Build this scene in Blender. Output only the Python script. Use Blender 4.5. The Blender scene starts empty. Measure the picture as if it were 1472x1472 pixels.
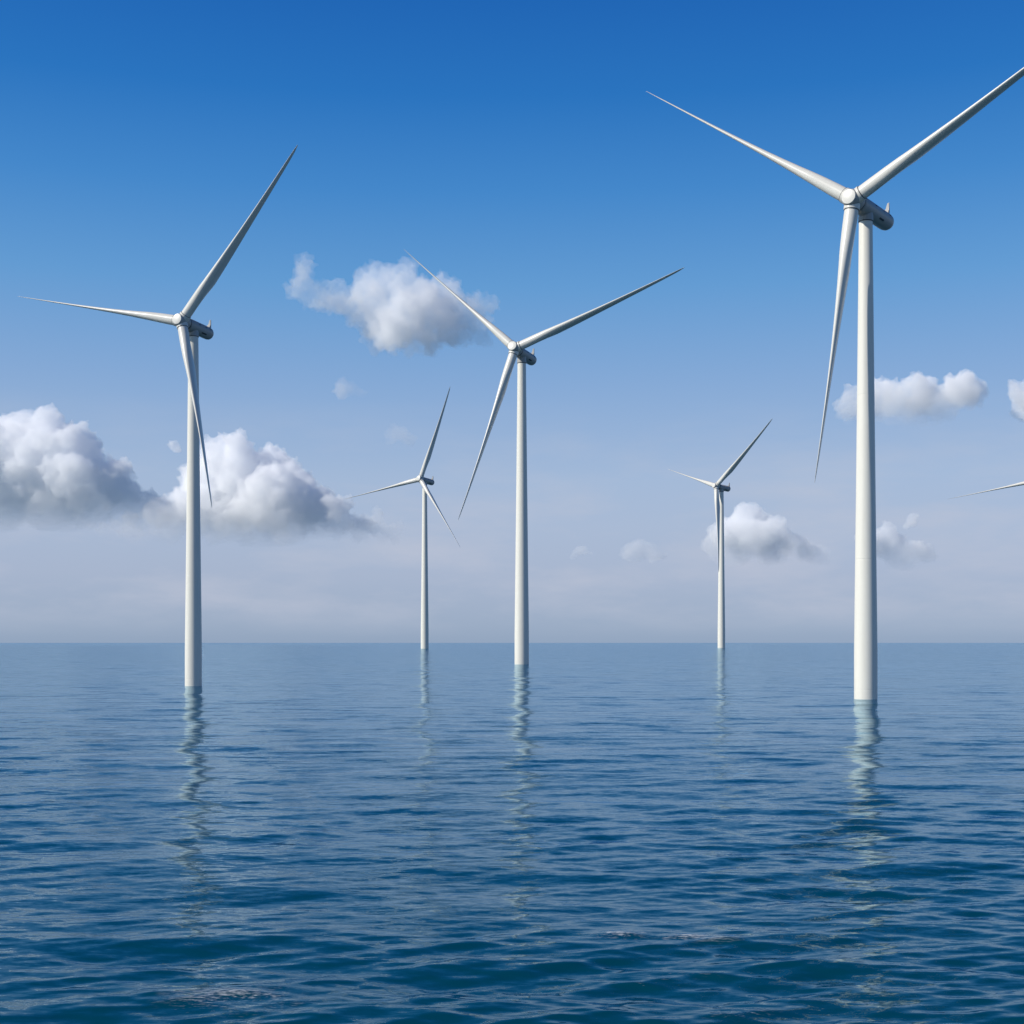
import bpy, bmesh, math, random
import numpy as np
from mathutils import Vector, Matrix, Euler
from mathutils import noise as mnoise

R = math.radians
scene = bpy.context.scene
col = scene.collection
random.seed(7)

# ------------------------------------------------------------------ camera, sky, sun, exposure
EYE = 8.0                      # camera height above the sea
F = 1900.0                     # focal length in photo pixels (photo is 1472 wide)
CX, HY = 736.0, 924.0          # photo centre column and horizon row
cd = bpy.data.cameras.new('camera')
cam = bpy.data.objects.new('camera', cd)
col.objects.link(cam)
cam.location = (0, 0, EYE)
cam.rotation_euler = (R(90), 0, 0)
cd.sensor_width = 36.0
cd.lens = 36.0 * F / 1472.0
cd.shift_y = (HY - 736.0) / 1472.0
cd.clip_start = 0.1
cd.clip_end = 400000.0
scene.camera = cam

SUN_AZ, SUN_EL = R(69), R(34)  # behind the camera, to its left
sun_dir = Vector((-math.sin(SUN_AZ) * math.cos(SUN_EL), -math.cos(SUN_AZ) * math.cos(SUN_EL), math.sin(SUN_EL)))
ld = bpy.data.lights.new('sun', 'SUN')
ld.energy = 5.0
ld.angle = R(0.53)
ld.color = (1.0, 0.955, 0.88)
sun = bpy.data.objects.new('sun', ld)
col.objects.link(sun)
sun.rotation_euler = sun_dir.to_track_quat('Z', 'Y').to_euler()
sun.location = (-60, -60, 120)

world = bpy.data.worlds.new('World')
scene.world = world
world.use_nodes = True


def nodes_of(tree):
    tree.nodes.clear()

    def N(t, **kw):
        n = tree.nodes.new(t)
        for k, v in kw.items():
            if k.startswith('i_'):
                n.inputs[k[2:].replace('_', ' ')].default_value = v
            else:
                setattr(n, k, v)
        return n

    def L(a, b):
        tree.links.new(a, b)

    def val(sock, v):
        if hasattr(v, 'is_linked') or isinstance(v, bpy.types.NodeSocket):
            tree.links.new(v, sock)
        else:
            sock.default_value = v

    def M(op, a, b=None, c=None, clamp=False):
        n = tree.nodes.new('ShaderNodeMath')
        n.operation = op
        n.use_clamp = clamp
        val(n.inputs[0], a)
        if b is not None:
            val(n.inputs[1], b)
        if c is not None:
            val(n.inputs[2], c)
        return n.outputs[0]

    def V(op, a, b=None, s=None):
        n = tree.nodes.new('ShaderNodeVectorMath')
        n.operation = op
        val(n.inputs[0], a)
        if b is not None:
            val(n.inputs[1], b)
        if s is not None:
            val(n.inputs['Scale'], s)
        return n.outputs['Value'] if op in ('DISTANCE', 'LENGTH', 'DOT_PRODUCT') else n.outputs[0]

    def ramp(fac, stops, interp='LINEAR'):
        n = tree.nodes.new('ShaderNodeValToRGB')
        n.color_ramp.interpolation = interp
        e = n.color_ramp.elements
        while len(e) < len(stops):
            e.new(0.5)
        for k, (p, c) in enumerate(stops):
            e[k].position = p
            e[k].color = (c, c, c, 1) if isinstance(c, (int, float)) else (*c, 1)
        val(n.inputs[0], fac)
        return n.outputs[0]

    def mix(fac, a, b, mode='MIX'):
        n = tree.nodes.new('ShaderNodeMix')
        n.data_type = 'RGBA'
        n.blend_type = mode
        val(n.inputs[0], fac)
        val(n.inputs[6], a)
        val(n.inputs[7], b)
        return n.outputs[2]

    def noise(vec, scale, detail=4, rough=0.5, lac=2.0, dist=0.0, out='Fac'):
        n = tree.nodes.new('ShaderNodeTexNoise')
        n.inputs['Scale'].default_value = scale
        n.inputs['Detail'].default_value = detail
        n.inputs['Roughness'].default_value = rough
        n.inputs['Lacunarity'].default_value = lac
        n.inputs['Distortion'].default_value = dist
        if vec is not None:
            val(n.inputs['Vector'], vec)
        return n.outputs[out]

    return N, L, M, V, ramp, mix, noise


def srgb(r, g, b):
    f = lambda c: c / 12.92 if c <= 0.04045 else ((c + 0.055) / 1.055) ** 2.4
    return tuple(f(x / 255.0) for x in (r, g, b))


N, L, M, V, ramp, mix, noise = nodes_of(world.node_tree)
sky = N('ShaderNodeTexSky', sky_type='NISHITA', sun_disc=False)
sky.sun_elevation = SUN_EL
sky.sun_rotation = math.atan2(sun_dir.x, sun_dir.y)
sky.altitude = 0
sky.air_density = 1.0
sky.dust_density = 0.3
sky.ozone_density = 4.0
bg = N('ShaderNodeBackground')
bg.inputs['Strength'].default_value = 0.1
geo = N('ShaderNodeTexCoord')
dirv = geo.outputs['Generated']
sep = N('ShaderNodeSeparateXYZ')
L(dirv, sep.inputs[0])
# the photograph's sky: the sky texture graded by height above the horizon, deep blue overhead to a lavender haze low down
SKY_ROWS = [(0, (33, 102, 181), (.337, .451, .608)), (138, (43, 116, 191), (.361, .478, .635)), (276, (69, 136, 203), (.392, .518, .675)),
            (414, (100, 156, 211), (.431, .561, .714)), (552, (134, 170, 214), (.486, .624, .761)), (690, (164, 186, 216), (.576, .710, .808)),
            (759, (170, 187, 213), (.643, .761, .816)), (828, (169, 183, 207), (.718, .796, .784)), (897, (157, 174, 198), (.772, .784, .706)), (921, (149, 168, 193), (.775, .78, .69))]
stops_gain, stops_flat = [(1.0, tuple(a / b for a, b in zip(srgb(11, 46, 106), (.095, .165, .31)))), (0.62, tuple(a / b for a, b in zip(srgb(17, 70, 142), (.092, .16, .305))))], \
    [(1.0, srgb(11, 46, 106)), (0.62, srgb(17, 70, 142))]
for py, want, have in SKY_ROWS:
    z = (HY - py) / math.hypot(F, HY - py)
    w = srgb(*want)
    hv = srgb(*(255 * c for c in have))
    stops_gain.append((z, tuple(a / b for a, b in zip(w, hv))))
    stops_flat.append((z, w))
stops_gain.sort()
stops_flat.sort()
zz = M('MAXIMUM', sep.outputs[2], 0.0)
graded = mix(1.0, V('SCALE', sky.outputs[0], s=0.1), ramp(zz, stops_gain), 'MULTIPLY')
skycol = mix(0.85, graded, ramp(zz, stops_flat))
# thin streaks of far cloud low over the horizon
veil = noise(V('MULTIPLY', dirv, (7.0, 7.0, 26.0)), 1.0, 6, 0.58)
veil = M('MULTIPLY', ramp(veil, [(0.44, 0.0), (0.72, 1.0)]), ramp(zz, [(0.004, 0.0), (0.03, 0.7), (0.09, 0.65), (0.18, 0.0)]))
skycol = mix(veil, skycol, (*srgb(190, 196, 213), 1))
L(V('SCALE', skycol, s=10.0), bg.inputs['Color'])
out = N('ShaderNodeOutputWorld')
L(bg.outputs[0], out.inputs['Surface'])

scene.view_settings.view_transform = 'Standard'
scene.view_settings.look = 'None'
scene.view_settings.exposure = 0.0
scene.view_settings.gamma = 1.0
scene.cycles.max_bounces = 50
scene.cycles.diffuse_bounces = 3
scene.cycles.glossy_bounces = 3
scene.cycles.volume_bounces = 48
scene.cycles.use_denoising = True
scene.cycles.sample_clamp_indirect = 6.0


# ------------------------------------------------------------------ helpers
def material(name):
    m = bpy.data.materials.new(name)
    m.use_nodes = True
    return m, nodes_of(m.node_tree)


def mesh_obj(name, verts, faces, mat, parent=None, smooth=True):
    me = bpy.data.meshes.new(name)
    me.from_pydata([tuple(v) for v in verts], [], faces)
    me.update()
    if smooth:
        me.polygons.foreach_set('use_smooth', [True] * len(me.polygons))
    me.materials.append(mat)
    o = bpy.data.objects.new(name, me)
    col.objects.link(o)
    if parent:
        o.parent = parent
    return o


def lathe(profile, axis='Z', n=64, cap=True):
    """profile: (radius, height) pairs; returns verts, faces of a closed surface of revolution"""
    vs, fs = [], []
    for (r, z) in profile:
        for k in range(n):
            a = 2 * math.pi * k / n
            p = (r * math.cos(a), r * math.sin(a), z)
            if axis == 'Y':
                p = (p[0], z, -p[1])
            vs.append(p)
    m = len(profile)
    for i in range(m - 1):
        for k in range(n):
            a, b = i * n + k, i * n + (k + 1) % n
            fs.append((a, b, b + n, a + n))
    if cap:
        fs.append(tuple(reversed(range(n))))
        fs.append(tuple(range((m - 1) * n, m * n)))
    return vs, fs


# ------------------------------------------------------------------ the sea
def build_water():
    rng = np.random.default_rng(11)
    f = F * 1024 / 1472
    ys = np.concatenate([np.arange(440, 2.0, -0.72), np.geomspace(2.0, 0.08, 40)])
    rad = f * EYE / ys
    rad = np.concatenate([[2.0, 8.0, 16.0], rad])
    dr = np.gradient(rad)
    dense = np.linspace(-R(27), R(27), 900)
    rest = np.linspace(R(27), 2 * math.pi - R(27), 120)[1:-1]
    th = np.concatenate([dense, rest])
    dth = np.abs(np.gradient(np.unwrap(th)))
    nr, nt = len(rad), len(th)
    RR, TT = np.meshgrid(rad, th, indexing='ij')
    X = (RR * np.sin(TT)).ravel()
    Y = (RR * np.cos(TT)).ravel()
    spacing = np.maximum(np.repeat(dr[:, None], nt, 1), 0.7 * RR * dth[None, :]).ravel()
    Z = np.zeros_like(X)
    DX = np.zeros_like(X)
    DY = np.zeros_like(X)
    nw = 130
    lam = np.exp(rng.uniform(math.log(0.40), math.log(26.0), nw))
    ang = R(-90) + np.where(rng.random(nw) < 0.55, R(17), R(-19)) + rng.normal(0, R(13), nw)     # waves run towards the camera
    ph = rng.uniform(0, 2 * math.pi, nw)
    total = 0.092                                    # rms slope of all waves together
    wgt = np.exp(-0.5 * ((np.log(lam) - math.log(1.7)) / 1.2) ** 2)
    sl = wgt * math.sqrt(2) * total / math.sqrt((wgt ** 2).sum())
    missing = np.zeros_like(X)
    patch = np.zeros_like(X)                         # slow variation of choppiness
    for k in range(7):
        a = rng.uniform(0, 2 * math.pi)
        l = rng.uniform(14, 45)
        patch += np.sin((X * math.cos(a) * 0.45 + Y * math.sin(a)) * 2 * math.pi / l + rng.uniform(0, 6.3))
    patch = 1.0 + 0.16 * patch
    for k in range(nw):
        kk = 2 * math.pi / lam[k]
        t = np.clip((lam[k] / spacing - 2.5) / 3.0, 0, 1)
        t = t * t * (3 - 2 * t)
        cx_, sy_ = math.cos(ang[k]), math.sin(ang[k])
        arg = kk * (X * cx_ + Y * sy_) + ph[k]
        amp = sl[k] / kk * t * (patch if lam[k] < 5 else 1.0)
        Z += amp * np.cos(arg)
        s = amp * np.sin(arg) * 0.8
        DX -= s * cx_
        DY -= s * sy_
        missing += (1 - t ** 2) * sl[k] ** 2 * 0.5
    missing = np.sqrt(missing)
    co = np.stack([X + DX, Y + DY, Z], 1).astype(np.float32)
    co = np.concatenate([co, [[0, 0, 0]]]).astype(np.float32)
    i = np.arange(nr - 1)[:, None]
    j = np.arange(nt)[None, :]
    j2 = (j + 1) % nt
    quads = np.stack([i * nt + j, i * nt + j2, (i + 1) * nt + j2, (i + 1) * nt + j], -1).reshape(-1, 4)
    tris = np.stack([np.full(nt, nr * nt), (np.arange(nt) + 1) % nt, np.arange(nt)], 1)
    me = bpy.data.meshes.new('water')
    me.vertices.add(len(co))
    me.vertices.foreach_set('co', co.ravel())
    nq, ntr = len(quads), len(tris)
    loops = np.concatenate([quads.ravel(), tris.ravel()]).astype(np.int32)
    me.loops.add(len(loops))
    me.loops.foreach_set('vertex_index', loops)
    me.polygons.add(nq + ntr)
    starts = np.concatenate([np.arange(nq) * 4, nq * 4 + np.arange(ntr) * 3]).astype(np.int32)
    me.polygons.foreach_set('loop_start', starts)
    me.update(calc_edges=True)
    me.validate()
    me.polygons.foreach_set('use_smooth', np.ones(len(me.polygons), dtype=bool))
    at = me.attributes.new('chop', 'FLOAT', 'POINT')
    at.data.foreach_set('value', np.concatenate([missing, [0]]).astype(np.float32))
    at = me.attributes.new('swell', 'FLOAT', 'POINT')
    at.data.foreach_set('value', np.concatenate([Z, [0]]).astype(np.float32))
    o = bpy.data.objects.new('water', me)
    col.objects.link(o)
    o['kind'] = 'structure'

    m, (N, L, M, V, ramp, mix, noise) = material('sea water')
    g = N('ShaderNodeNewGeometry')
    pos = g.outputs['Position']
    # fine ripples as slope noise on top of the modelled waves
    def slope(scale_vec, detail, rough, turn=0.0):
        mp = N('ShaderNodeMapping')
        mp.inputs['Rotation'].default_value = (0, 0, R(turn))
        mp.inputs['Scale'].default_value = scale_vec
        L(pos, mp.inputs['Vector'])
        c = noise(mp.outputs[0], 1.0, detail, rough, out='Color')
        return V('SUBTRACT', c, (0.5, 0.5, 0.5))
    chop = N('ShaderNodeAttribute', attribute_name='chop').outputs['Fac']
    swell = N('ShaderNodeAttribute', attribute_name='swell').outputs['Fac']
    fine = V('ADD', V('SCALE', slope((1.2, 3.8, 1.0), 4.0, 0.62, 18), s=0.25), V('SCALE', slope((1.4, 4.4, 1.0), 4.0, 0.62, -20), s=0.23))
    fine = V('ADD', fine, V('SCALE', slope((5.0, 12.0, 3.0), 2.0, 0.5, 10), s=0.12))
    far = V('SCALE', slope((0.16, 0.5, 0.3), 6.0, 0.64), s=M('MULTIPLY', chop, 6.5))
    sl_ = V('ADD', fine, far)
    # slow sideways tilt of the swell, which makes the towers' reflections snake
    sl_ = V('ADD', sl_, V('MULTIPLY', V('SCALE', slope((0.05, 0.055, 0.1), 1.5, 0.5), s=M('MULTIPLY', chop, 9.0)), (1, 0.15, 0)))
    sl_ = V('MULTIPLY', sl_, (0.45, 1.0, 0.0))
    nrm = V('NORMALIZE', V('ADD', g.outputs['Normal'], sl_))
    fr = N('ShaderNodeFresnel')
    fr.inputs['IOR'].default_value = 1.333
    L(nrm, fr.inputs['Normal'])
    gl = N('ShaderNodeBsdfGlossy')
    gl.inputs['Color'].default_value = (0.67, 0.86, 0.99, 1)
    L(M('ADD', 0.05, M('MULTIPLY', chop, 0.5)), gl.inputs['Roughness'])
    L(nrm, gl.inputs['Normal'])
    # the body of the sea: light coming back out of clear deep water; pale foamy sun glints are painted into the colour at a few spots
    foam_glint = None
    for (px, py, rx, ry) in [(930, 1415, 2.2, 2.6), (1075, 1452, 1.8, 1.2), (880, 1345, 1.4, 1.0), (1000, 1350, 1.6, 0.8), (60, 1052, 5.0, 3.0), (135, 1066, 4.0, 3.0), (220, 1051, 4.0, 2.5), (1020, 1090, 3.6, 2.0), (712, 1438, 0.25, 0.5), (340, 1440, 2.0, 1.5)]:
        dy = F * EYE / (py - HY)
        c = ((px - CX) / F * dy, dy, 0)
        d = V('LENGTH', V('MULTIPLY', V('SUBTRACT', pos, c), (1 / rx, 1 / ry, 0)))
        d = M('SUBTRACT', 1.0, d, clamp=True)
        foam_glint = d if foam_glint is None else M('MAXIMUM', foam_glint, d)
    mp = N('ShaderNodeMapping')
    mp.inputs['Scale'].default_value = (3.5, 16.0, 1.0)
    L(pos, mp.inputs['Vector'])
    fn = noise(mp.outputs[0], 1.0, 6.0, 0.7)
    crest = M('MULTIPLY', M('ADD', swell, 0.02), 2.2)
    foam_glint = M('MULTIPLY', ramp(M('ADD', fn, M('MULTIPLY', crest, 0.55)), [(0.62, 0.0), (0.76, 1.0)]), M('MULTIPLY', foam_glint, 1.0, clamp=True))
    df = N('ShaderNodeBsdfDiffuse')
    L(mix(foam_glint, (0.0004, 0.042, 0.068, 1), (0.55, 0.58, 0.60, 1)), df.inputs['Color'])
    ms = N('ShaderNodeMixShader')
    L(M('MULTIPLY', fr.outputs[0], M('SUBTRACT', 1.0, M('MULTIPLY', foam_glint, 0.8))), ms.inputs[0])
    L(df.outputs[0], ms.inputs[1])
    L(gl.outputs[0], ms.inputs[2])
    out = N('ShaderNodeOutputMaterial')
    L(ms.outputs[0], out.inputs['Surface'])
    me.materials.append(m)
    return o


build_water()


# ------------------------------------------------------------------ clouds
def remeshed(me, voxel):
    tmp = bpy.data.objects.new('cloud_tmp', me)
    col.objects.link(tmp)
    md = tmp.modifiers.new('remesh', 'REMESH')
    md.mode = 'VOXEL'
    md.voxel_size = voxel
    md.use_smooth_shade = True
    dg = bpy.context.evaluated_depsgraph_get()
    me2 = bpy.data.meshes.new_from_object(tmp.evaluated_get(dg))
    bpy.data.objects.remove(tmp)
    bpy.data.meshes.remove(me)
    return me2


def puff(me, off, passes, warp=0.0, top=True):
    """push the surface out into rounded lumps with creases between them"""
    nv = len(me.vertices)
    co = np.empty(nv * 3, np.float32)
    no = np.empty(nv * 3, np.float32)
    me.vertices.foreach_get('co', co)
    me.vertex_normals.foreach_get('vector', no)
    co = co.reshape(-1, 3)
    no = no.reshape(-1, 3)
    new = co.copy()
    nz = mnoise.noise
    for i in range(nv):
        p = Vector(co[i].tolist()) + off
        d = 0.0
        for fr, am in passes:
            d += am * (abs(nz(p * fr)) * 2.2 - 0.55)
        new[i] += no[i] * d
        if warp:
            w = mnoise.noise_vector(p * 1.7)
            new[i] += np.array(w, np.float32) * warp
    me.vertices.foreach_set('co', new.ravel())
    me.update()


def cloud(name_label, D, blobs, dens, base=None, seed=0, amp=1.0, depth=0.5, ragged=0.0, fade=60.0, core=None):
    """blobs: (px, py, r px) on the photo's scale at distance D; one unit of the object = 100 px"""
    u = D * 100.0 / F
    px = sum(b[0] for b in blobs) / len(blobs)
    py = sum(b[1] for b in blobs) / len(blobs)
    rnd = random.Random(seed * 10 + 3)
    bm = bmesh.new()
    for k, b in enumerate(blobs):
        c = ((b[0] - px) / 100.0, rnd.uniform(-depth, depth) if k else 0.0, (py - b[1]) / 100.0)
        bmesh.ops.create_icosphere(bm, subdivisions=3, radius=b[2] / 100.0 * 0.97, matrix=Matrix.Translation(c))
    me = bpy.data.meshes.new('cloud')
    bm.to_mesh(me)
    bm.free()
    off = Vector((seed * 7.31, seed * 3.17, seed * 5.73))
    me = remeshed(me, 0.05)
    puff(me, off, [(2.6, 0.16 * amp)], warp=0.07 * amp)
    me = remeshed(me, 0.03)
    puff(me, off * 1.3, [(6.0, 0.085 * amp), (11.0, 0.06 * amp)])
    me = remeshed(me, 0.02)
    puff(me, off * 1.7, [(17.0, 0.050 * amp), (33.0, 0.028 * amp)])
    if base is not None:
        nv = len(me.vertices)
        co = np.empty(nv * 3, np.float32)
        me.vertices.foreach_get('co', co)
        co = co.reshape(-1, 3)
        zb = (py - base) / 100.0
        low = co[:, 2] < zb
        co[low, 2] = zb + (co[low, 2] - zb) * 0.22
        me.vertices.foreach_set('co', co.ravel())
    me = remeshed(me, 0.02)
    me.name = 'cloud'
    o = bpy.data.objects.new('cloud', me)
    col.objects.link(o)
    o.scale = (u, u, u)
    o.location = ((px - CX) / F * D, D, EYE + (HY - py) / F * D)
    o['label'] = name_label
    o['category'] = 'cloud'
    o['kind'] = 'thing'
    o['group'] = 'cumulus clouds over the sea'
    m, (N, L, M, V, ramp, mix, noise) = material('cloud vapour')
    tc = N('ShaderNodeTexCoord').outputs['Object']
    sp = N('ShaderNodeSeparateXYZ')
    L(tc, sp.inputs[0])
    k = dens / u
    if base is not None:
        # thinner towards the base, where the cloud dissolves into the haze
        g = M('DIVIDE', M('SUBTRACT', sp.outputs[2], zb - 0.12), fade / 100.0, clamp=True)
        k = M('MULTIPLY', M('ADD', 0.03, M('MULTIPLY', M('MULTIPLY', g, g), 0.97)), k)
    if ragged:
        n1 = noise(V('ADD', tc, tuple(off)), 2.4, 4.0, 0.6)
        n1 = ramp(n1, [(0.5 - 0.18 * ragged, 1 - ragged), (0.68, 1.0)])
        k = M('MULTIPLY', n1, k)
    if core:
        # densest in the middle, thinning outwards
        c = ((core[0] - px) / 100.0, 0.0, (py - core[1]) / 100.0)
        e = V('LENGTH', V('MULTIPLY', V('SUBTRACT', tc, c), (100.0 / core[2], 100.0 / core[2], 100.0 / core[3])))
        e = M('SUBTRACT', 1.0, e, clamp=True)
        k = M('MULTIPLY', k, M('ADD', 0.6, M('MULTIPLY', e, 1.1)))
    vol = N('ShaderNodeVolumePrincipled')
    vol.inputs['Color'].default_value = (1.0, 1.0, 1.0, 1)
    vol.inputs['Anisotropy'].default_value = -0.12
    if isinstance(k, float):
        vol.inputs['Density'].default_value = k
    else:
        L(k, vol.inputs['Density'])
    out = N('ShaderNodeOutputMaterial')
    L(vol.outputs[0], out.inputs['Volume'])
    m.cycles.volume_step_rate = 0.6
    me.materials.clear()
    me.materials.append(m)
    return o


cloud('big heaped grey and white cloud low at the left, left of the left turbine tower', 9000,
      [(60, 634, 46), (22, 640, 46), (102, 648, 44), (-30, 655, 70), (40, 690, 62), (115, 690, 56), (150, 708, 46), (190, 724, 36), (-90, 700, 65), (228, 738, 24), (262, 746, 14), (80, 715, 54), (0, 715, 54), (135, 735, 40), (70, 738, 40), (255, 742, 20), (205, 742, 26)],
      6.5, base=760, seed=13, amp=0.95, fade=95, depth=0.3)
cloud('bright domed white cloud just right of the left turbine tower', 10000,
      [(335, 664, 38), (385, 680, 42), (300, 690, 44), (345, 710, 52), (402, 715, 50), (285, 735, 42), (440, 730, 42), (235, 748, 30), (480, 748, 32), (190, 760, 22), (515, 758, 25), (545, 762, 17), (350, 748, 44), (420, 755, 40), (160, 764, 14), (425, 690, 26), (560, 764, 14), (305, 758, 30), (385, 762, 28), (252, 644, 6), (260, 646, 5)],
      6.5, base=784, seed=2, amp=0.95, fade=85, depth=0.35)
cloud('ragged soft white cloud high up, behind the left blade of the middle turbine', 8000,
      [(575, 410, 38), (535, 414, 34), (580, 450, 50), (630, 430, 40), (438, 398, 22), (452, 425, 28), (482, 428, 26), (508, 440, 30), (575, 476, 34), (660, 455, 38), (690, 440, 24), (615, 475, 34), (545, 460, 36), (640, 470, 30), (600, 440, 46), (525, 440, 36), (695, 470, 22), (575, 488, 24), (610, 488, 24)],
      4.4, seed=3, amp=1.05, ragged=0.75, depth=0.3, core=(590, 450, 120, 80))
cloud('flat soft white cloud behind the tower of the largest turbine', 9500,
      [(1385, 562, 30), (1360, 568, 28), (1335, 574, 30), (1305, 574, 32), (1280, 574, 30), (1255, 574, 32), (1226, 576, 26), (1310, 595, 26), (1360, 588, 24), (1275, 594, 24)],
      7, base=615, seed=4, amp=0.85, fade=75, ragged=0.4)
cloud('small white cloud cut off by the right edge of the photo', 9500,
      [(1478, 578, 28), (1510, 570, 32), (1545, 580, 28)],
      4.5, seed=5, amp=0.9, ragged=0.3)
cloud('low heaped cloud behind the small right turbine tower', 11000,
      [(1070, 744, 26), (1045, 768, 28), (1078, 778, 32), (1095, 738, 13), (1112, 785, 28), (1145, 795, 20), (1028, 784, 20), (1098, 766, 22), (1172, 797, 16), (1130, 790, 22), (1160, 796, 16), (1110, 795, 20), (1060, 793, 24)],
      6, base=812, seed=6, amp=0.6, fade=60, ragged=0.1)
cloud('low broken white cloud just right of the largest turbine tower', 11000,
      [(1278, 764, 18), (1306, 752, 14), (1290, 774, 14), (1270, 790, 20), (1308, 797, 22), (1335, 797, 16), (1245, 775, 22)],
      7, base=820, seed=7, amp=0.6, fade=60, ragged=0.3)
cloud('tiny pale puff of cloud low over the sea, just right of the middle tower', 12000,
      [(826, 796, 9), (836, 793, 11), (846, 797, 8)], 4.0, seed=9, amp=0.5, ragged=0.5, depth=0.1)
cloud('small pale streak of cloud left of the low heaped cloud', 12000,
      [(905, 793, 12), (922, 790, 14), (940, 795, 12), (955, 798, 9)], 3.5, seed=10, amp=0.5, ragged=0.5, depth=0.1)
cloud('faint pale patch of cloud just left of the small left turbine rotor', 12000,
      [(562, 632, 14), (576, 626, 15), (588, 634, 11)], 1.6, seed=12, amp=0.5, ragged=0.6, depth=0.1)
cloud('faint wisp of cloud below the high ragged cloud', 9000,
      [(498, 562, 10), (512, 560, 12), (524, 563, 9)], 2.5, seed=8, amp=0.6, ragged=0.9, depth=0.1)


# ------------------------------------------------------------------ wind turbines
def paint(name, base=(0.66, 0.64, 0.565), rough=0.38, streak=0.5):
    m, (N, L, M, V, ramp, mix, noise) = material(name)
    tc = N('ShaderNodeTexCoord').outputs['Object']
    n1 = noise(V('MULTIPLY', tc, (160, 160, 9)), 1.0, 4, 0.6)
    n2 = noise(tc, 35.0, 5, 0.6)
    d = M('MULTIPLY', ramp(n1, [(0.45, 0.0), (0.8, 1.0)]), streak * 0.35)
    c = mix(d, (*base, 1), (base[0] * 0.72, base[1] * 0.72, base[2] * 0.68, 1))
    c = mix(M('MULTIPLY', ramp(n2, [(0.4, 0.0), (0.75, 1.0)]), 0.10), c, (0.62, 0.62, 0.58, 1))
    p = N('ShaderNodeBsdfPrincipled')
    L(c, p.inputs['Base Color'])
    p.inputs['Roughness'].default_value = rough
    p.inputs['Specular IOR Level'].default_value = 0.35
    L(M('ADD', rough - 0.05, M('MULTIPLY', n2, 0.12)), p.inputs['Roughness'])
    out = N('ShaderNodeOutputMaterial')
    L(p.outputs[0], out.inputs['Surface'])
    return m


def flat_mat(name, c, rough=0.5):
    m, (N, L, M, V, ramp, mix, noise) = material(name)
    tc = N('ShaderNodeTexCoord').outputs['Object']
    p = N('ShaderNodeBsdfPrincipled')
    L(mix(noise(tc, 60.0, 3), (*c, 1), (c[0] * 0.7, c[1] * 0.7, c[2] * 0.7, 1)), p.inputs['Base Color'])
    p.inputs['Roughness'].default_value = rough
    out = N('ShaderNodeOutputMaterial')
    L(p.outputs[0], out.inputs['Surface'])
    return m


M_TOWER = paint('tower paint', streak=0.6)
M_BODY_SHADED = paint('shaded nacelle paint', base=(0.31, 0.306, 0.29), streak=0.2)  # turbine white darkened: shade on nacelle, hub and collar put into the colour
M_BLADE = paint('blade gelcoat', base=(0.60, 0.58, 0.52), rough=0.30, streak=0.25)
M_DARK = flat_mat('dark seal', (0.03, 0.035, 0.04))
M_GREY = flat_mat('grey metal', (0.30, 0.30, 0.29), 0.4)

# unit size: hub height above the sea = 1
TOP_R, BASE_R = 0.0136, 0.0232
AX_R = 0.0178                   # nacelle radius


def tower_profile():
    z0, z1 = -0.06, 0.974
    seams = [0.02, 0.285, 0.62]
    zs = sorted([z0, 0.0, 0.1, 0.2, 0.35, 0.45, 0.55, 0.7, 0.8, 0.9, z1])
    pr = []
    rr = lambda z: BASE_R + (TOP_R - BASE_R) * max(0, min(1, (z - 0.12) / (z1 - 0.12))) ** 0.92 if z > 0.12 else BASE_R
    allz = [(z, 0) for z in zs]
    for s in seams:
        allz += [(s - 0.0009, 0), (s - 0.0005, -0.00022), (s + 0.0005, -0.00022), (s + 0.0009, 0)]
    for z, o in sorted(allz):
        pr.append((rr(z) + o, z))
    return pr


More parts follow.
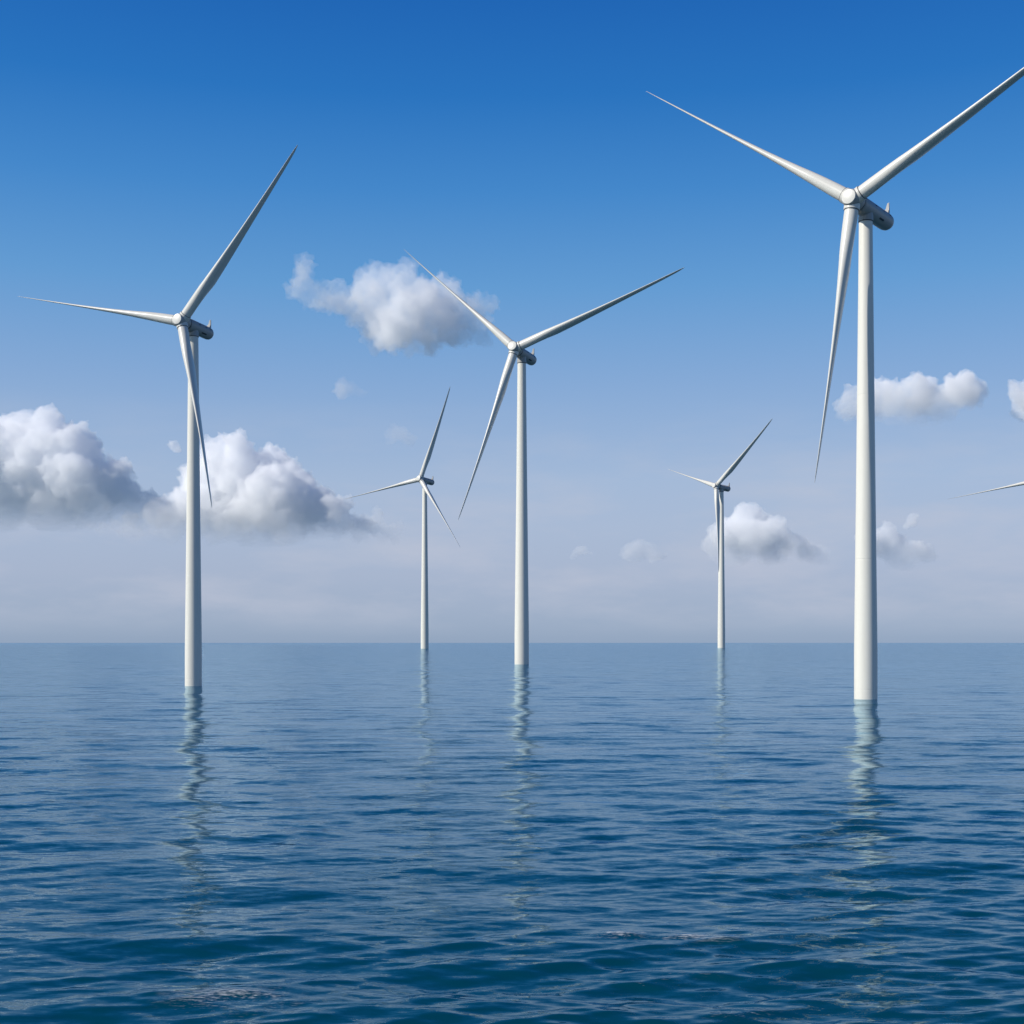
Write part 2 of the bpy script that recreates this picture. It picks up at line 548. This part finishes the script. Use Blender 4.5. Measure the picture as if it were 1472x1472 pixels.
def blade_mesh():
    """span along +Z from 0 to 1 (scaled later), wind side -Y, trailing edge towards +Y; in units of hub height for the section"""
    n, ns = 44, 60
    vs, fs = [], []
    r0 = 0.0140
    ss = [0.0, 0.01, 0.02, 0.03, 0.045] + list(np.linspace(0.06, 0.95, ns - 10)) + [0.965, 0.98, 0.99, 0.996, 1.0]
    prev = 0
    for s in ss:
        chord = np.interp(s, [0, .04, .10, .16, .21, .28, .38, .5, .65, .8, .92, .97, 1.0],
                          [.028, .028, .0325, .0385, .0400, .0365, .0310, .0245, .0182, .0130, .0090, .0065, .0020])
        thick = np.interp(s, [0, .04, .10, .16, .21, .28, .38, .5, .65, .8, .92, 1.0],
                          [.028, .028, .0255, .0215, .0185, .0150, .0110, .0078, .0050, .0031, .0018, .0006])
        morph = np.interp(s, [0.03, 0.17], [0, 1])
        axis = np.interp(s, [0.03, 0.2, 1], [0.5, 0.36, 0.30])
        tw = R(TWIST_ROOT) * (1 - s) ** 2 + R(TWIST_TIP)
        bend = -0.012 * s ** 2.2       # prebend into the wind
        for k in range(n):
            a = 2 * math.pi * k / n
            # circle
            cy, cx = 0.5 - 0.5 * math.cos(a), 0.5 * math.sin(a)
            # airfoil: x along chord from the leading edge
            xx = 0.5 - 0.5 * math.cos(a)
            yt = 5 * (0.2969 * math.sqrt(max(xx, 0)) - 0.126 * xx - 0.3516 * xx ** 2 + 0.2843 * xx ** 3 - 0.1015 * xx ** 4) + 0.05 * xx
            yt = yt * (1 if math.sin(a) >= 0 else -1) + 0.12 * xx * (1 - xx)
            x_ = cy * (1 - morph) + xx * morph
            y_ = cx * (1 - morph) + yt * morph
            py = (x_ - axis) * chord
            px = y_ * thick
            vs.append((px * math.cos(tw) - py * math.sin(tw), px * math.sin(tw) + py * math.cos(tw) + bend, s))
    m = len(ss)
    for i in range(m - 1):
        for k in range(n):
            a, b = i * n + k, i * n + (k + 1) % n
            fs.append((a, b, b + n, a + n))
    fs.append(tuple(reversed(range(n))))
    fs.append(tuple(range((m - 1) * n, m * n)))
    return vs, fs


TWIST_ROOT, TWIST_TIP = 14.0, -10.0


def make_parts():
    """meshes of one turbine, shared by all copies"""
    P = {}

    def keep(key, vf, mat, smooth=True, sharp=14):
        me = bpy.data.meshes.new(key)
        me.from_pydata([tuple(v) for v in vf[0]], [], vf[1])
        bmm = bmesh.new()
        bmm.from_mesh(me)
        bmesh.ops.recalc_face_normals(bmm, faces=bmm.faces)
        bmm.to_mesh(me)
        bmm.free()
        me.update()
        if smooth:
            me.polygons.foreach_set('use_smooth', [True] * len(me.polygons))
            me.set_sharp_from_angle(angle=R(sharp))
        me.materials.append(mat)
        P[key] = me

    keep('tower', lathe(tower_profile(), n=72), M_TOWER)
    keep('yaw_collar', lathe([(0.0138, 0.9742), (0.0150, 0.9745), (0.0150, 0.9835), (0.0142, 0.988), (0.0142, 0.995)], n=56), M_BODY_SHADED)
    keep('yaw_seal', lathe([(0.0134, 0.9728), (0.0147, 0.9729), (0.0147, 0.9741), (0.0134, 0.97415)], n=56), M_DARK)
    # nacelle: y from 0 (behind the hub) to 1 at the rounded rear
    r = AX_R
    keep('nacelle', lathe([(r * 0.86, 0.0), (r * 0.97, 0.01), (r, 0.04), (r, 0.845), (r * 0.985, 0.90), (r * 0.93, 0.945), (r * 0.82, 0.975), (r * 0.60, 0.993), (r * 0.25, 1.0)], axis='Y', n=56), M_BODY_SHADED)
    # hub: local axis -Y to the wind, centre at origin
    keep('hub', lathe([(0.0172, 0.0205), (0.0182, 0.0175), (0.0186, 0.008), (0.0186, -0.006), (0.0178, -0.0125), (0.0158, -0.0172), (0.0150, -0.0185)], axis='Y', n=56), M_BODY_SHADED)
    keep('nose_cap', lathe([(0.0147, -0.0186), (0.0147, -0.0200), (0.0142, -0.0208), (0.0100, -0.0217), (0.0040, -0.0221)], axis='Y', n=48), M_BLADE)
    keep('blade_socket', lathe([(0.0158, 0.006), (0.0158, 0.0205), (0.0152, 0.0215), (0.0146, 0.0217)], n=48), M_BLADE)
    keep('root_seal', lathe([(0.0138, 0.0212), (0.0152, 0.0213), (0.0152, 0.0226), (0.0138, 0.0227)], n=48), M_DARK)
    keep('blade', blade_mesh(), M_BLADE, sharp=50)
    keep('rotor_seal', lathe([(0.0150, -0.003), (0.0176, -0.0028), (0.0176, 0.0006), (0.0150, 0.0008)], axis='Y', n=56), M_DARK)
    # cooler fin on the nacelle's rear: tapering triangular frame
    bm = bmesh.new()

    def prism(pts, y0, y1):
        a = [bm.verts.new((x, y0, z)) for x, z in pts]
        b = [bm.verts.new((x, y1, z)) for x, z in pts]
        k = len(pts)
        bm.faces.new(a)
        bm.faces.new(list(reversed(b)))
        for i in range(k):
            bm.faces.new((a[(i + 1) % k], a[i], b[i], b[(i + 1) % k]))
    # swept fin, thin across, leaning back (profile in YZ)
    def fin(x0, x1, prof):
        a = [bm.verts.new((x0, y, z)) for y, z in prof]
        b = [bm.verts.new((x1, y, z)) for y, z in prof]
        k = len(prof)
        bm.faces.new(a)
        bm.faces.new(list(reversed(b)))
        for i in range(k):
            bm.faces.new((a[(i + 1) % k], a[i], b[i], b[(i + 1) % k]))
    for x in (0.0075,):
        fin(x, x + 0.0011, [(-0.0060, -0.004), (-0.0012, 0.0060), (-0.0004, 0.0215), (0.0016, 0.0215), (0.0035, -0.004)])
    prism([(-0.0090, -0.004), (0.0074, -0.004), (0.0074, 0.0205), (0.0050, 0.0205), (0.0015, 0.0085), (-0.0050, 0.0040), (-0.0090, 0.0035)], -0.0012, 0.0012)
    bmesh.ops.recalc_face_normals(bm, faces=bm.faces)
    me = bpy.data.meshes.new('cooler_fin')
    bm.to_mesh(me)
    bm.free()
    me.materials.append(M_GREY)
    P['cooler_fin'] = me
    # curved hatch panel below the nacelle side and a small roof hatch
    def curved(a0, a1, y0, y1, rad, t=0.0004, n=8):
        vs, fs = [], []
        for i in range(n + 1):
            a = R(a0 + (a1 - a0) * i / n)
            for rr in (rad - 0.001, rad + t):
                for y in (y0, y1):
                    vs.append((rr * math.sin(a), y, rr * math.cos(a)))
        for i in range(n):
            b = i * 4
            fs += [(b + 2, b + 3, b + 7, b + 6), (b, b + 4, b + 5, b + 1), (b, b + 2, b + 6, b + 4), (b + 1, b + 5, b + 7, b + 3)]
        fs += [(0, 1, 3, 2), (n * 4, n * 4 + 2, n * 4 + 3, n * 4 + 1)]
        return vs, fs
    keep('hatch', curved(124, 136, -0.010, 0.010, AX_R, 0.0005), M_DARK)
    keep('louvre', curved(62, 72, -0.0022, 0.0022, AX_R, 0.0004), M_DARK)
    return P


PARTS = make_parts()


def add(key, parent, loc=(0, 0, 0), rot=(0, 0, 0), scale=(1, 1, 1)):
    o = bpy.data.objects.new(key, PARTS[key])
    col.objects.link(o)
    o.parent = parent
    o.location = loc
    o.rotation_euler = rot
    o.scale = scale
    return o


def turbine(label, base_px, base_py, yaw, tilt, phase, Rb, cone, H, over, back, nac_tilt=None):
    over -= 0.012                   # the given reach is to the face of the nose cap
    D = F * EYE / (base_py - HY)
    X = (base_px - CX) * D / F
    e = bpy.data.objects.new('wind_turbine', None)
    col.objects.link(e)
    e.empty_display_size = 0.05
    e.location = (X, D, 0)
    e.rotation_euler = (0, 0, -yaw)
    e.scale = (H, H, H)
    e['label'] = label
    e['category'] = 'wind turbine'
    e['group'] = 'white wind turbines standing in the sea'
    tw = add('tower', e)
    add('yaw_collar', e)
    add('yaw_seal', tw)
    t = tilt
    nt_ = t * 0.45 if nac_tilt is None else nac_tilt
    hubc = Vector((0, -math.cos(t) * over, 1 + math.sin(t) * over))
    # nacelle: from just behind the hub to the rear
    front = Vector((0, -math.cos(nt_) * (over - 0.0225), 1 + math.sin(t) * (over - 0.0225)))
    rear = Vector((0, math.cos(nt_) * back, 1 - math.sin(nt_) * back))
    dv = rear - front
    ln = dv.length
    ntilt = math.atan2(-dv.z, dv.y)
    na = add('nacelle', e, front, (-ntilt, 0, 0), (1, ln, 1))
    inv = (1, 1 / ln, 1)
    add('cooler_fin', na, (0, 0.90, AX_R * 0.95), (0, 0, 0), inv)
    add('hatch', na, (0, 0.58, 0), (0, 0, 0), inv)
    for yy in (0.36, 0.62, 0.82):
        add('louvre', na, (0, yy, 0), (0, 0, 0), inv)
    # rotor
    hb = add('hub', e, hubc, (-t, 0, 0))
    add('nose_cap', hb)
    add('rotor_seal', hb, (0, 0.0215, 0))
    for k in range(3):
        ph = phase + k * 2 * math.pi / 3
        # the blade's +Z turned to (cos ph, 0, sin ph) in the rotor plane, leaned by the cone angle to the wind
        rot = Matrix.Rotation(math.pi / 2 - ph, 4, 'Y') @ Matrix.Rotation(cone, 4, 'X')
        so = add('blade_socket', hb)
        so.matrix_basis = rot
        b = bpy.data.objects.new('blade', PARTS['blade'])
        col.objects.link(b)
        b.parent = e
        b.matrix_basis = Matrix.Translation(hubc) @ Euler((-t, 0, 0)).to_matrix().to_4x4() @ rot @ Matrix.Translation((0, 0, 0.0215)) @ Matrix.Diagonal((1, 1, Rb - 0.0215, 1))
        sl = bpy.data.objects.new('root_seal', PARTS['root_seal'])
        col.objects.link(sl)
        sl.parent = hb
        sl.matrix_basis = rot
    return e


turbine('largest and nearest wind turbine, its right blade cut by the right edge of the photo', 1244.5, 1005, 0.6753, 0.0447, 2.5325, 0.5761, 0.0565, 69.6, 0.0743, 0.1125)
turbine('second largest wind turbine, alone at the left with one blade nearly level', 278, 986, 0.4155, 0.1064, 2.9385, 0.5698, 0.0627, 66.5, 0.0645, 0.0759)
turbine('medium wind turbine in the middle, one blade crossing the high ragged cloud', 750, 955, 0.4525, 0.2319, 2.4189, 0.5947, 0.0359, 114.7, 0.0637, 0.0853, 0.03)
turbine('small far wind turbine just left of the middle turbine', 610.5, 932.5, 0.5955, 0.1297, 3.3122, 0.5675, 0.0426, 227.4, 0.0545, 0.0788)
turbine('small far wind turbine right of the middle one, a low heaped cloud behind its tower', 1037, 931.5, 1.0069, 0.1718, 2.8262, 0.561, -0.0467, 245.8, 0.0565, 0.065)
turbine('wind turbine beyond the right edge, only the tip of one blade in view', 1504, 932.5, 0.5955, 0.1297, 3.3122, 0.5675, 0.0426, 227.4, 0.0545, 0.0788)
